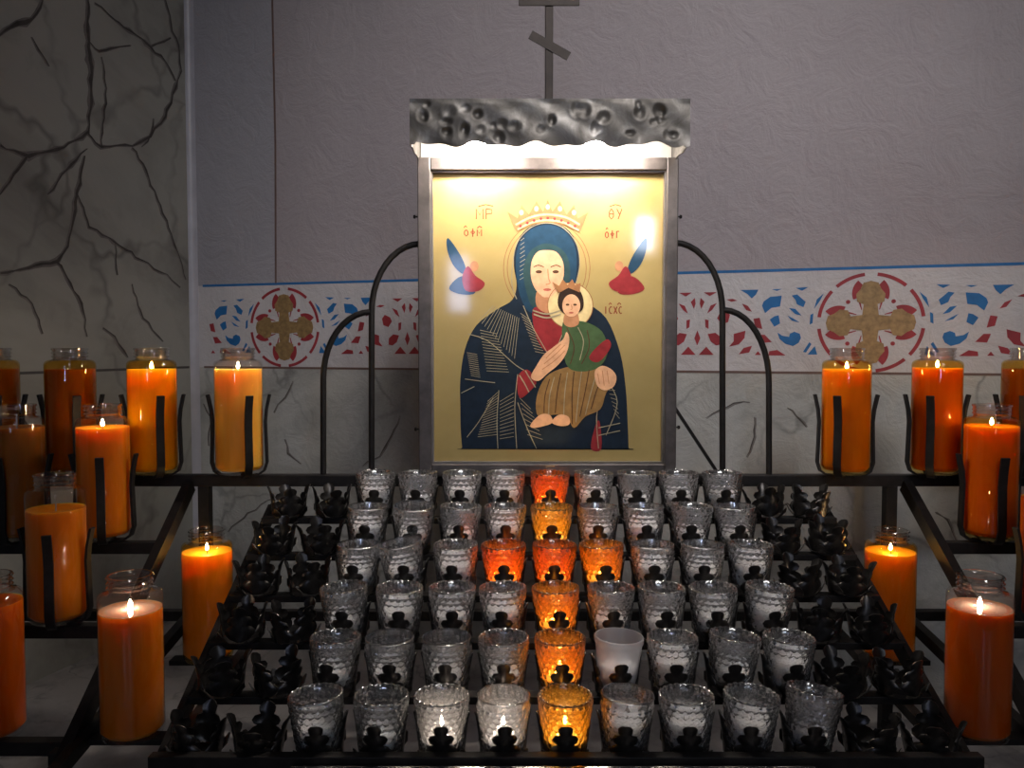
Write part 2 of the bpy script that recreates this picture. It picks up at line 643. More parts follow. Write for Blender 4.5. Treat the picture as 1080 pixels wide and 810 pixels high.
U_L = wb_local(300, 345)[0]
U_R = wb_local(918, 332)[0]
PER = (U_R - U_L) / 2.0
for ci in range(-1, 4):
    uc = U_L + ci * PER
    for side in (-1, 1):
        for polys, key, nm in ((BLUE, 'blue', 'stencil_scroll'), (RED, 'red', 'stencil_scroll')):
            mb = MB()
            for pl in polys:
                q = [(uc + side * (628 - a) * SX * PER / 0.673, ZC_BAND + (280 - b) * SZ) for a, b in pl]
                if all(0.035 < a < 2.5 for a, _ in q):
                    mb.prism(q, on_back, PT)
            if mb.v:
                mb.build(nm, M[key], wall_b, label=('blue' if key == 'blue' else 'dark red') + ' stencilled scroll pattern')
    if not (0.05 < uc < 2.5):
        continue
    # roundel: broken red rings, red petals, gold cross
    mb = MB()
    for k in range(4):
        a = k * PI / 2
        mb.prism(arc_poly(uc, ZC_BAND, 0.0915, 0.0982, a + 0.12, a + 0.72), on_back, PT)
        mb.prism(arc_poly(uc, ZC_BAND, 0.0915, 0.0982, a + 0.85, a + 1.45), on_back, PT)
        ex, ez = uc + 0.058 * math.cos(a), ZC_BAND + 0.058 * math.sin(a)
        for s in (-1, 1):
            a0 = a + s * 0.75
            a1 = a + s * 1.95
            mb.prism(arc_poly(ex, ez, 0.0190, 0.0340, min(a0, a1), max(a0, a1)), on_back, PT)
        d = a + PI / 4
        mb.prism(arc_poly(uc + 0.058 * math.cos(d), ZC_BAND + 0.058 * math.sin(d), 0.0, 0.0042, 0, 2 * PI - 0.01, 10), on_back, PT)
        for s in (-1, 1):
            q = d + s * 0.22
            mb.ribbon([(uc + 0.030 * math.cos(q), ZC_BAND + 0.030 * math.sin(q)), (uc + 0.046 * math.cos(d + s * 0.33), ZC_BAND + 0.046 * math.sin(d + s * 0.33))],
                      [0.0015, 0.0035], on_back, PT)
    mb.build('stencil_roundel', M['red'], wall_b, label='broken dark red stencilled ring around the gold cross')
    out = []
    for k in range(4):
        a = k * PI / 2
        ca, sa = math.cos(a), math.sin(a)
        loc = [(0.015, -0.015), (0.036, -0.0125), (0.041, -0.0245), (0.056, -0.0265), (0.066, -0.0185), (0.078, -0.0135), (0.0815, 0.0),
               (0.078, 0.0135), (0.066, 0.0185), (0.056, 0.0265), (0.041, 0.0245), (0.036, 0.0125)]
        out += [(uc + x * ca - y * sa, ZC_BAND + x * sa + y * ca) for x, y in loc]
    def on_back2(u, v, d):
        return (u, -2 * PT + d, v)
    MB().prism(out, on_back2, PT * 1.5).build('stencil_cross', M['goldp'], wall_b, label='gold painted cross with lobed ends')

# painted marble cracks
def crack(pts, conv, fn, parent, w=3.0, mat='vein', soft=True):
    P = []
    for i in range(len(pts) - 1):
        a, b = Vector(pts[i]), Vector(pts[i + 1])
        k = max(2, int((b - a).length / 7))
        for j in range(k):
            q = a.lerp(b, j / k)
            P.append((q.x + random.uniform(-1.3, 1.3), q.y + random.uniform(-1.3, 1.3)))
    P.append(pts[-1])
    S = 0.0021
    q = [conv(*p) for p in P]
    n = len(q)
    ws = [w * S * (0.35 + 0.65 * math.sin(PI * (0.12 + 0.76 * i / max(1, n - 1)))) * random.uniform(0.45, 1.25) for i in range(n)]
    if soft:
        def fn2(u, v, d):
            a = fn(u, v, d)
            return (a[0], a[1] * 0.5, a[2])
        ws2 = [x * random.uniform(1.4, 2.8) for x in ws]
        MB().ribbon([(a + 0.002, b - 0.001) for a, b in q], ws2, fn2, PT * 0.4).build('vein_shade', M['vein2'], parent)
    MB().ribbon(q, ws, fn, PT).build('painted_vein', M[mat], parent)


LV = [([(93, 0), (94, 50), (97, 100), (93, 140)], 4.2), ([(0, 38), (12, 28), (35, 20), (45, 0)], 3.5), ([(100, 3), (120, 20), (150, 42), (160, 50), (175, 65), (185, 85)], 2.6),
      ([(160, 50), (180, 40)], 1.8), ([(175, 0), (180, 25), (190, 55), (190, 75), (183, 100), (170, 130), (158, 143), (140, 153), (107, 155), (92, 140)], 2.8),
      ([(92, 140), (60, 158), (30, 165), (0, 153)], 3.4), ([(95, 45), (105, 55), (118, 52), (138, 48)], 2.2), ([(28, 165), (10, 190), (0, 205)], 3.2),
      ([(90, 165), (82, 200), (78, 235), (72, 260), (60, 275), (30, 282), (0, 288)], 3.2), ([(92, 158), (80, 168), (65, 185), (50, 205)], 2.2),
      ([(140, 155), (155, 180), (165, 210), (178, 240), (188, 265), (196, 295)], 2.4), ([(82, 205), (95, 240), (120, 255), (150, 275), (175, 290), (190, 303)], 2.2),
      ([(33, 38), (45, 60), (52, 70)], 1.6), ([(122, 256), (124, 290)], 1.5), ([(60, 275), (75, 300), (88, 328), (92, 355)], 2.4),
      ([(110, 345), (125, 362), (135, 377)], 2.2), ([(10, 300), (35, 320), (45, 352)], 1.8), ([(140, 300), (150, 335), (172, 360)], 1.6),
      ([(160, 400), (178, 430), (190, 445)], 1.6), ([(150, 155), (160, 140), (162, 125)], 1.6), ([(107, 155), (112, 100), (107, 60)], 2.0), ([(20, 420), (30, 455), (28, 490)], 1.6)]
for pts, w in LV:
    crack(pts, wl_local, on_left, wall_l, w)
BV = [([(288, 434), (300, 420), (309, 402)], 1.6), ([(301, 462), (304, 477), (317, 489)], 1.8), ([(421, 439), (413, 460), (400, 480), (382, 492)], 1.7), ([(831, 429), (840, 438), (850, 450)], 1.8),
      ([(745, 440), (775, 425), (790, 424)], 1.4), ([(795, 440), (796, 462), (787, 482)], 1.5), ([(800, 545), (830, 530), (850, 550)], 1.3), ([(240, 560), (262, 540), (290, 525)], 1.3),
      ([(985, 540), (1000, 548), (1012, 580)], 1.8), ([(215, 425), (222, 440), (220, 470)], 1.5)]
for pts, w in BV:
    crack(pts, wb_local, on_back, wall_b, w * 0.75, soft=True)

# ------------------------------------------------------------------ the candle rack
XC = 0.0595
PITCHX = 0.07
ROW_Y = [1.3212 - 0.0787 * i for i in range(6)]
CUP_H, CUP_R, CUP_B = 0.068, 0.0305, 0.0225
ROW_Z = [CZ - 0.2033 - 0.039 * i - CUP_H for i in range(6)]       # base of the cups
rack = empty('votive_rack', (XC, 1.13, 0))
tag(rack, 'black wrought iron stepped candle rack with rows of leaf-shaped cup holders', 'candle rack')
RO = Vector((XC, 1.13, 0))


def rp(mb, name, mat, **kw):
    mb.v = [tuple(Vector(p) - RO) for p in mb.v]
    return mb.build(name, mat, rack, **kw)


SX_OUT = 0.60
ZA = CZ - 0.212
# back rail, posts, lower frame
rp(MB().box(XC - 1.02, XC + 1.02, 1.366, 1.386, ZA - 0.022, ZA - 0.003), 'top_rail', M['iron'], bevel=0.0015)
rp(MB().box(XC - 1.02, XC + 1.02, 1.366, 1.382, CZ - 0.462, CZ - 0.445), 'lower_rail', M['iron'], bevel=0.0015)
for s in (-1, 1):
    rp(MB().box(XC + s * 0.575 - 0.009, XC + s * 0.575 + 0.009, 1.367, 1.385, 0, ZA - 0.022), 'post', M['iron'])
    rp(MB().box(XC + s * 0.99 - 0.009, XC + s * 0.99 + 0.009, 1.367, 1.385, 0, ZA - 0.022), 'post', M['iron'])
    rp(MB().box(XC + s * 0.62 - 0.009, XC + s * 0.62 + 0.009, 0.99, 1.008, 0, CZ - 0.50), 'post', M['iron'])
    # slanting side stringer carrying the bottle shelves
    rp(MB().bar((XC + s * 0.597, 1.366, ZA - 0.02), (XC + s * 0.612, 0.965, CZ - 0.53), 0.014, 0.022), 'stringer', M['iron'])
    rp(MB().bar((XC + s * 0.60, 1.366, CZ - 0.453), (XC + s * 0.60, 0.93, CZ - 0.508), 0.014, 0.018), 'lower_side_rail', M['iron'])
    rp(MB().bar((XC + s * 0.482, 1.366, CZ - 0.475), (XC + s * 0.482, 0.93, CZ - 0.51), 0.014, 0.014), 'lower_side_rail', M['iron'])
    # stringer of the stepped votive tiers
    rp(MB().bar((XC + s * 0.462, 1.37, ROW_Z[0] - 0.004), (XC + s * 0.462, 0.90, ROW_Z[5] - 0.024), 0.008, 0.026), 'stringer', M['iron'])
for (yy, zz) in ((1.263, CZ - 0.2956), (1.139, CZ - 0.383), (1.03, CZ - 0.495)):
    for s in (-1, 1):
        rp(MB().box(min(XC + s * 0.606, XC + s * 1.0), max(XC + s * 0.606, XC + s * 1.0), yy - 0.009, yy + 0.009, zz - 0.024, zz - 0.006), 'shelf_rail', M['iron'], bevel=0.0012)
for s in (-1, 1):
    for yy in (1.29, 1.03):
        rp(MB().box(min(XC + s * 0.49, XC + s * 0.60), max(XC + s * 0.49, XC + s * 0.60), yy - 0.012, yy + 0.012, CZ - 0.503, CZ - 0.4955), 'shelf_plate', M['iron'])
# one flat bar under each row of holders
for i in range(6):
    rp(MB().box(XC - 0.462, XC + 0.462, ROW_Y[i] - 0.010, ROW_Y[i] + 0.010, ROW_Z[i] - 0.014, ROW_Z[i] - 0.004), 'tier_bar', M['iron'], bevel=0.001)
# bright front lip of the drip tray
a = at(300, 805, 0.885)
rp(MB().tube([(XC - 0.30, 0.878, a.z - 0.006), (XC, 0.878, a.z - 0.006), (XC + 0.27, 0.878, a.z - 0.006)], 0.0065, 14), 'tray_lip', M['nickel'], smooth=True, angle=60, label='polished metal front lip')
rp(MB().box(XC - 0.46, XC + 0.46, 0.886, 0.900, a.z - 0.012, a.z + 0.006), 'front_bar', M['iron'], bevel=0.001)
rp(MB().box(XC - 0.46, XC - 0.452, 0.895, 0.93, a.z - 0.012, ROW_Z[5] - 0.004), 'bracket', M['iron'])
rp(MB().box(XC + 0.452, XC + 0.46, 0.895, 0.93, a.z - 0.012, ROW_Z[5] - 0.004), 'bracket', M['iron'])
for s in (-1, 1):
    rp(MB().box(XC + s * 0.44 - 0.008, XC + s * 0.44 + 0.008, 0.886, 0.902, 0, a.z - 0.010), 'post', M['iron'])


# arched bars beside the picture
def arch(px_leg, px_top, y_spring, y_top, Y):
    foot = at(px_leg, 506, Y)
    sp = at(px_leg, y_spring, Y)
    top = at(px_top, y_top, Y)
    pts = [foot, foot.lerp(sp, 0.5), sp]
    for k in range(1, 11):
        t = k / 10 * PI / 2
        pts.append(Vector((sp.x + (top.x - sp.x) * (1 - math.cos(t)), Y, sp.z + (top.z - sp.z) * math.sin(t))))
    pts[0].z = ZA - 0.004
    rp(MB().tube(pts, 0.0052, 8), 'arch_bar', M['iron'], smooth=True, angle=50)


arch(341, 391, 400, 329, 1.378)
arch(392, 444, 330, 257, 1.378)
arch(762, 711, 330, 256, 1.378)
arch(811, 763, 405, 327, 1.378)
p0, p1 = at(711, 429, 1.392), at(757, 499, 1.40)
rp(MB().bar(p0, p1, 0.005, 0.005), 'brace', M['iron'])


# leaf-shaped cup holders
def leaf_mesh(tilt, curl, wid, hgt):
    half = [(0.005, 0.0), (0.012, 0.003), (0.017, 0.009), (0.0175, 0.014), (0.0135, 0.0185), (0.009, 0.0205), (0.0125, 0.0225), (0.0145, 0.027), (0.012, 0.0315), (0.0066, 0.033),
            (0.0080, 0.0365), (0.0084, 0.041), (0.0055, 0.0445), (0.002, 0.046)]
    NS = [-1, -0.62, -0.25, 0, 0.25, 0.62, 1]
    front, back = [], []
    for (w, v) in half:
        t = v / 0.045
        for s in NS:
            x = s * w * wid
            rad = 0.0245 + tilt * v * hgt + curl * max(0, t - 0.55) ** 2
            rad += -0.006 * (s * s) * (w / 0.0165) + 0.0012 * abs(math.sin(s * 6.3)) * (1 - t)
            y = -rad
            z = v * hgt
            front.append((x, y - 0.0006, z))
            back.append((x, y + 0.0006, z))
    nS, nV = len(NS), len(half)
    fs = []
    o = len(front)
    for i in range(nV - 1):
        for j in range(nS - 1):
            a = i * nS + j
            fs.append((a, a + 1, a + nS + 1, a + nS))
            fs.append((o + a + nS, o + a + nS + 1, o + a + 1, o + a))
    rim = [j for j in range(nS)] + [i * nS + nS - 1 for i in range(1, nV)] + [(nV - 1) * nS + j for j in range(nS - 2, -1, -1)] + [i * nS for i in range(nV - 2, 0, -1)]
    for k in range(len(rim)):
        a, b = rim[k], rim[(k + 1) % len(rim)]
        fs.append((b, a, o + a, o + b))
    return MB().add(front + back, fs).mesh('leaf', True, True, 60)


LEAF = [leaf_mesh(0.17, 0.012, 1.0, 1.0), leaf_mesh(0.13, 0.007, 0.8, 1.05)]
LEAF_OPEN = [leaf_mesh(0.16, 0.012, 1.2, 0.98), leaf_mesh(0.12, 0.020, 1.1, 1.02)]
mb = MB().lathe([(0, -0.004), (0.018, -0.004), (0.0255, -0.0012), (0.0255, 0.0), (0.012, -0.0006), (0, -0.0006)], 16)
for k in range(4):       # small bud petals between the leaves
    a = PI / 4 + k * PI / 2
    ca, sa = math.cos(a), math.sin(a)
    for (r0, z0, r1, z1, w0, w1) in ((0.022, -0.002, 0.030, 0.007, 0.010, 0.015), (0.030, 0.007, 0.034, 0.015, 0.015, 0.004)):
        vs = []
        for (r, z, w) in ((r0, z0, w0), (r1, z1, w1)):
            for s in (-1, 1):
                for d in (0, 0.0012):
                    vs.append(((r + d) * ca - s * w / 2 * sa, (r + d) * sa + s * w / 2 * ca, z))
        mb.add(vs, [(0, 2, 6, 4), (1, 5, 7, 3), (0, 4, 5, 1), (2, 3, 7, 6), (4, 6, 7, 5), (0, 1, 3, 2)])
HOLDER = mb.mesh('cup_holder', True, True, 40)

for i in range(6):
    for j in range(13):
        h = obj('cup_holder', HOLDER, M['leaf'], rack)
        jit = random.uniform(-0.12, 0.12)
        h.location = Vector((XC + (j - 6) * PITCHX, ROW_Y[i], ROW_Z[i])) - RO
        empty_h = j < 2 or j > 10
        h.rotation_euler = (0, 0, jit if not empty_h else random.uniform(-0.5, 0.5))
        for k in range(4):
            lf = obj('leaf', LEAF_OPEN[(k + i + j) % 2] if empty_h else LEAF[k % 2], M['leaf'], h)
            lf.rotation_euler = (random.uniform(-0.1, 0.12) if empty_h else 0, 0, k * PI / 2 + (random.uniform(-0.2, 0.2) if empty_h else 0))


# ------------------------------------------------------------------ tall bottle candles and their prong holders
def prong_mesh():
    pts = [(0.004, 0, -0.004), (0.030, 0, -0.003), (0.040, 0, 0.004), (0.0445, 0, 0.018), (0.0435, 0, 0.05), (0.0425, 0, 0.085), (0.0445, 0, 0.105), (0.0485, 0, 0.124), (0.050, 0, 0.130)]
    return MB().strip(pts, 0.0120, 0.0036, (0, 1, 0)).mesh('prong', True, True, 40)


PRONG = prong_mesh()
BASKET = MB().lathe([(0, -0.0055), (0.016, -0.0055), (0.016, -0.0012), (0, -0.0012)], 16).mesh('prong_holder', False)

BR, BH = 0.0385, 0.2065
J_OUT = [(0, 0.0), (0.030, 0.0), (0.0355, 0.002), (0.0380, 0.007), (BR, 0.012), (BR, 0.178), (0.0380, 0.1815), (0.0358, 0.1845), (0.0315, 0.1868),
         (0.0270, 0.1880), (0.0252, 0.1895), (0.0252, 0.1905), (0.0278, 0.1925), (0.0256, 0.1945), (0.0256, 0.1960), (0.0278, 0.1980), (0.0258, 0.2000), (0.0260, 0.2020), (0.0280, 0.2045), (0.0270, BH)]
J_IN = [(0.0245, BH), (0.0240, 0.203), (0.0235, 0.190), (0.0290, 0.1855), (0.0340, 0.1830), (0.0368, 0.1790), (0.0379, 0.174), (0.0379, 0.012), (0.034, 0.006), (0, 0.006)]
JAR = MB().lathe(J_OUT + J_IN, 40).mesh('glass_jar', True, True, 40)
M['jar'] = thin_glass('jar_glass', (0.97, 0.96, 0.95), 0.02, 0.7)
M['jar_neck'] = thin_glass('jar_neck_glass', (0.93, 0.92, 0.91), 0.05, 3.0)
M['jar_amber'] = thin_glass('jar_glass_amber', (0.97, 0.84, 0.52), 0.02, 0.8)
JAR.materials.append(M['jar_amber'])
JAR.materials.append(M['jar_neck'])
for pg in JAR.polygons:
    pg.material_index = 1 if pg.center.z > 0.1862 else 0

FLAME = MB().lathe([(0, 0), (0.0018, 0.001), (0.0032, 0.004), (0.0030, 0.0075), (0.0018, 0.012), (0.0007, 0.016), (0, 0.018)], 10).mesh('flame', True)
WICK = MB().tube([(0, 0, -0.004), (0.0003, 0, 0.003), (0.0009, 0, 0.0075)], 0.0009, 6).mesh('wick')
WICK_LONG = MB().tube([(0, 0, -0.004), (0.0003, 0.0, 0.012), (0.0009, 0, 0.022)], 0.0011, 6).mesh('wick')


def bottle(x, y, zb, wax, fill, lit, label, amber=True, holder=None, pool=None, prong_rot=0.0):
    t = empty('jar_candle', (x, y, zb))
    tag(t, label, 'candle', 'tall glass jar candles on the rack shelves')
    obj('glass_jar', JAR, M['jar_amber' if amber else 'jar'], t)
    w = MB().lathe([(0, 0.0065), (0.032, 0.0068), (0.0374, 0.0125), (0.0377, fill - 0.002), (0.0371, fill), (0.028, fill - 0.0012), (0.014, fill - 0.0035), (0, fill - 0.0045)], 32)
    wo = w.build('wax', wax, t, True, 40)
    if pool:
        po = MB().lathe([(0, fill - 0.0015), (0.0374, fill - 0.0008), (0.0371, fill + 0.0004), (0, fill + 0.0002)], 32).build('melted_wax', pool, t, True, 40, label='pale pool of melted wax')
    wk = obj('wick', WICK if lit else WICK_LONG, M['wick_burnt'] if lit else M['wick'], t)
    wk.location = (0, 0, fill - 0.003)
    if lit:
        fo = obj('flame', FLAME, M['flame'] if lit == 1 else M['flame_white'], t)
        fo.location = (0, 0, fill + 0.001)
        fo.scale = (0.8, 0.8, 0.62)
    if holder:
        h = obj('prong_holder', BASKET, M['iron'], rack)
        h.location = Vector((x, y, zb)) - RO
        for a in holder:
            p = obj('prong', PRONG, M['iron'], h)
            p.rotation_euler = (0, 0, math.radians(a) + prong_rot)


OR = (0.055, 0.018, 0.004)
W = {
    'yellow': wax_mat('wax_yellow', (0.93, 0.46, 0.015), (0.05, 0.042, 0.03)),
    'peach': wax_mat('wax_peach', (0.80, 0.36, 0.045), (0.05, 0.042, 0.03)),
    'orange': wax_mat('wax_orange', (0.60, 0.155, 0.005), (0.05, 0.04, 0.025)),
    'deep': wax_mat('wax_deep_orange', (0.46, 0.075, 0.0015), (0.04, 0.03, 0.02)),
    'brown': wax_mat('wax_brown', (0.30, 0.10, 0.012), (0.03, 0.012, 0.004)),
    'amber': wax_mat('wax_amber', (0.64, 0.235, 0.016), (0.05, 0.042, 0.03)),
}
W['white'] = wax_mat('wax_white', (0.92, 0.92, 0.94), (0.02, 0.019, 0.018), 0.9, 0.4)
W['pool'] = thin_glass('melted_wax', (0.97, 0.93, 0.88), 0.08, 1.5, 0.35, (0.85, 0.78, 0.70))
LH = (184, 308, 6, 95)
RH = (174, 232, -6, 85)
YA, YB, YC, YD = 1.355, 1.263, 1.139, 1.03
ZAb, ZBb, ZCb, ZDb = CZ - 0.2095, CZ - 0.2956, CZ - 0.383, CZ - 0.495
bottle(-0.853, YA, ZAb, W['brown'], 0.172, 0, 'dark amber jar candle cut off by the left edge, top shelf', True, LH)
bottle(-0.726, YA, ZAb, W['brown'], 0.172, 0, 'unlit dark brown amber jar candle on the top left shelf', True, LH)
bottle(-0.592, YA, ZAb, W['yellow'], 0.172, 1, 'brightly glowing yellow jar candle on the top left shelf', True, LH)
bottle(-0.450, YA, ZAb, W['peach'], 0.172, 1, 'pale peach amber jar candle in prongs, just left of the arched bars', False, LH)
bottle(-0.761, YB, ZBb, W['brown'], 0.172, 0, 'dark orange jar candle at the left edge, second shelf down', False, (176, 270, 4, 90))
bottle(-0.629, YB, ZBb, W['orange'], 0.172, 1, 'lit orange jar candle on the left, second shelf, below the dark amber one', False, (180, 290, 2, 95))
bottle(-0.635, YC, ZCb, W['orange'], 0.158, 0, 'unlit orange jar candle with bare upright wick, third shelf on the left', False, (180, 285, 0, 92))
bottle(-0.662, YD, ZDb, W['deep'], 0.172, 0, 'dark orange jar candle cut off at the lower left edge', False)
bottle(-0.482, 1.29, ZDb, W['peach'], 0.172, 1, 'lit peach jar candle low behind the left end of the votive rows', True)
bottle(-0.483, YD, ZDb, W['orange'], 0.163, 2, 'big lit orange jar candle at the lower left front with pale melted pool', False, None, W['pool'])
bottle(0.550, YA, ZAb, W['amber'], 0.172, 1, 'lit amber jar candle on the top right shelf nearest the picture', True, RH)
bottle(0.699, YA, ZAb, W['orange'], 0.174, 1, 'lit orange jar candle, second on the top right shelf', True, RH)
bottle(0.848, YA, ZAb, W['brown'], 0.172, 0, 'dark amber jar candle cut off by the right edge, top shelf', True, RH)
bottle(0.737, YB, ZBb, W['orange'], 0.174, 1, 'lit orange jar candle at the right edge, second shelf down', True, (180, 262, 0, 88))
bottle(0.752, YC, ZCb, W['deep'], 0.172, 0, 'orange jar candle barely showing at the right edge, third shelf', False, (180, 255, 0, 88))
bottle(0.598, 1.29, ZDb, W['amber'], 0.172, 1, 'lit orange jar candle low behind the right end of the votive rows', True)
bottle(0.592, YD, ZDb, W['deep'], 0.166, 2, 'big lit deep orange jar candle at the lower right front with pale melted pool', False, None, W['pool'])


# ------------------------------------------------------------------ votive cups
def hobnail_mesh(smooth_rim, plain=False):
    NA, ROWS = 22, 8
    sub = 6
    n = NA * sub
    z0, z1 = 0.006, (0.0575 if smooth_rim else 0.0645)
    rows = ROWS * sub
    base = lambda z: CUP_B + (CUP_R - CUP_B) * (z / CUP_H) ** 0.9
    vs, fs, rings = [], [], []

    def ring(r_fn, z):
        idx = []
        for k in range(n):
            r = r_fn(k)
            a = 2 * PI * k / n
            idx.append(len(vs))
            zz = z(k) if callable(z) else z
            vs.append((r * math.cos(a), r * math.sin(a), zz))
        rings.append(idx)
    ring(lambda k: CUP_B - 0.006, 0.0)
    ring(lambda k: CUP_B - 0.001, 0.0008)
    ring(lambda k: CUP_B, 0.003)
    amp = 0.0 if plain else 0.0030
    for i in range(rows + 1):
        z = z0 + (z1 - z0) * i / rows
        rv = i / sub

        def rf(k, z=z, rv=rv):
            best = 9.0
            for rr in range(int(rv) - 1, int(rv) + 2):       # nearest boss of the staggered grid
                if not 0 <= rr < ROWS:
                    continue
                u = k / sub + (0.5 if rr % 2 else 0)
                du = (u % 1.0) - 0.5
                dv = (rv - rr - 0.5) * 0.88
                best = min(best, du * du + dv * dv)
            return base(z) - 0.0006 + amp * math.sqrt(max(0.0, 1 - best / 0.335))
        ring(rf, z)
    if smooth_rim or plain:
        ring(lambda k: base(0.0605) + 0.0005, 0.0605)
        ring(lambda k: CUP_R + 0.0002, 0.0665)
        ring(lambda k: CUP_R - 0.0005, CUP_H)
        ring(lambda k: CUP_R - 0.0018, CUP_H)
    else:
        bead = lambda k: 0.5 + 0.5 * math.cos(2 * PI * (k % sub) / sub)
        ring(lambda k: CUP_R + 0.0001 + 0.0010 * bead(k), 0.0655)
        ring(lambda k: CUP_R + 0.0002 + 0.0012 * bead(k), lambda k: 0.0668 + 0.0006 * bead(k))
        ring(lambda k: CUP_R - 0.0008, lambda k: CUP_H + 0.0012 * bead(k) - 0.0004)
        ring(lambda k: CUP_R - 0.0022, lambda k: 0.0670 + 0.0006 * bead(k))
    for z in (0.060, 0.045, 0.030, 0.016, 0.0085):
        ring(lambda k, z=z: base(z) - 0.0026, z)
    ring(lambda k: CUP_B - 0.006, 0.0062)
    for a, b in zip(rings[:-1], rings[1:]):
        for k in range(n):
            k2 = (k + 1) % n
            fs.append((a[k], a[k2], b[k2], b[k]))
    fs.append(tuple(reversed(rings[0])))
    fs.append(tuple(rings[-1]))
    return MB().add(vs, fs).mesh('glass_cup', True, True, 70)


CUP_MESH = {'bead': hobnail_mesh(False), 'smooth': hobnail_mesh(True), 'plain': hobnail_mesh(True, True)}
M['cup'] = thin_glass('cup_glass', (0.97, 0.97, 0.98), 0.01, 5.6, 0.05, (0.96, 0.96, 0.98), 0.95, 1.45, 0.16)
M['cup_frost'] = thin_glass('cup_glass_frosted', (0.95, 0.95, 0.96), 0.35, 1.0, 0.30, (0.80, 0.80, 0.84), 0.3)
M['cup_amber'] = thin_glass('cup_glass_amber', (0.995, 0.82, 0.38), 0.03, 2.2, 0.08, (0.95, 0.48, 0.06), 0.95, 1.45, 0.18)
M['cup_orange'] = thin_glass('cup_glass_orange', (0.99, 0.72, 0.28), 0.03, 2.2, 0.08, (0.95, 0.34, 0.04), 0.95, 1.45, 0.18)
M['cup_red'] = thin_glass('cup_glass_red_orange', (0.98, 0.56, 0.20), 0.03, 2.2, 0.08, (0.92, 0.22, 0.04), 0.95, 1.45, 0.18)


def votive_wax(h):
    ir = lambda z: CUP_B + (CUP_R - CUP_B) * (z / CUP_H) ** 0.9 - 0.0032
    return MB().lathe([(0, 0.0066), (CUP_B - 0.0070, 0.0066), (ir(0.010), 0.010), (ir(h - 0.002), h - 0.002), (ir(h) - 0.001, h), (0.012, h - 0.001), (0, h - 0.002)], 28).mesh('wax', True, True, 50)


WAXES = {h: votive_wax(h) for h in (0.020, 0.027, 0.034, 0.040)}
ROWN = ['back row', 'second row from the back', 'third row from the back', 'third row from the front', 'second row from the front', 'front row']
COLN = ['leftmost', 'second from left', 'third from left', 'fourth from left', 'middle', 'fourth from right', 'third from right', 'second from right', 'rightmost']
SMOOTH = {(1, 0), (1, 1), (2, 0), (2, 1), (4, 1), (4, 2), (5, 3), (1, 5), (1, 6), (2, 6), (2, 7), (5, 5), (1, 8)}
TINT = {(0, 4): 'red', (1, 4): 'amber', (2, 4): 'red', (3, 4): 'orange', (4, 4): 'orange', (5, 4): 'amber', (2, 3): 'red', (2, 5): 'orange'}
LITC = {(5, 2), (5, 3)}
TILT = {(1, 1): (0.10, 0.03), (2, 1): (0.05, -0.13), (5, 8): (-0.10, 0.16), (4, 7): (-0.03, 0.10), (3, 8): (0, 0.07), (5, 7): (0.02, 0.06), (5, 5): (0, 0.06), (4, 8): (0, 0.05), (4, 5): (0, 0.04), (3, 0): (0, -0.06), (1, 7): (-0.03, 0.05), (5, 0): (0, -0.05)}
TN = {'red': 'red-orange', 'amber': 'amber', 'orange': 'orange'}
for i in range(6):
    for j in range(9):
        k = (i, j)
        t = empty('votive_candle', (XC + (j - 4) * PITCHX + random.uniform(-0.0012, 0.0012), ROW_Y[i], ROW_Z[i] + 0.0004))
        tx, ty = TILT.get(k, (random.uniform(-0.02, 0.02), random.uniform(-0.03, 0.03)))
        t.rotation_euler = (tx, ty, random.uniform(0, 6.28) if k not in TILT else 0)
        if k in TILT:
            t.location.z += abs(ty) * 0.016 + abs(tx) * 0.016
        plain = k == (4, 5)
        mk = 'plain' if plain else ('smooth' if k in SMOOTH else 'bead')
        lit = k in TINT or k in LITC
        tint = TINT.get(k)
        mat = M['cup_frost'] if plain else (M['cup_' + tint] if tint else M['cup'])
        look = 'frosted smooth' if plain else ((TN[tint] if tint else 'clear') + ' hobnail')
        tag(t, f"{'lit' if lit else 'unlit'} {look} glass votive in the {ROWN[i]}, {COLN[j]}", 'votive candle', 'glass votives on the rack')
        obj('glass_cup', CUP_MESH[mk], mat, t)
        h = 0.020 if k == (5, 8) else (0.020 if lit else random.choice((0.027, 0.034, 0.040, 0.040)))
        obj('wax', WAXES[h], W['white'], t)
        wk = obj('wick', WICK, M['wick_burnt'] if lit else M['wick'], t)
        wk.location = (0, 0, h - 0.001)
        if lit:
            fo = obj('flame', FLAME, M['votive_flame'] if tint else M['votive_flame_white'], t)
            fo.location = (0, 0, h + 0.002)
            fo.scale = (1.4, 1.4, 0.42)

# ------------------------------------------------------------------ the framed picture, its hood and cross
YP = 1.372                                              # face of the picture
FX0, FX1 = at(441.5, 330, 1.36).x, at(713.5, 330, 1.36).x
FZ1, FZ0 = at(577, 167, 1.36).z, ZA - 0.003
PX0, PX1 = at(455, 330, 1.36).x, at(701.5, 330, 1.36).x
PZ1 = at(577, 180, 1.36).z
PZ0 = at(577, 489, 1.36).z
fr = empty('picture_shrine', ((FX0 + FX1) / 2, 1.37, FZ0))
tag(fr, 'framed gold picture panel under a hammered metal lamp hood with a cross', 'framed picture')
FO = Vector(fr.location)


def fp(mb, name, mat, parent=None, off=None, **kw):
    o = FO if off is None else off
    mb.v = [tuple(Vector(p) - o) for p in mb.v]
    return mb.build(name, mat, parent or fr, **kw)


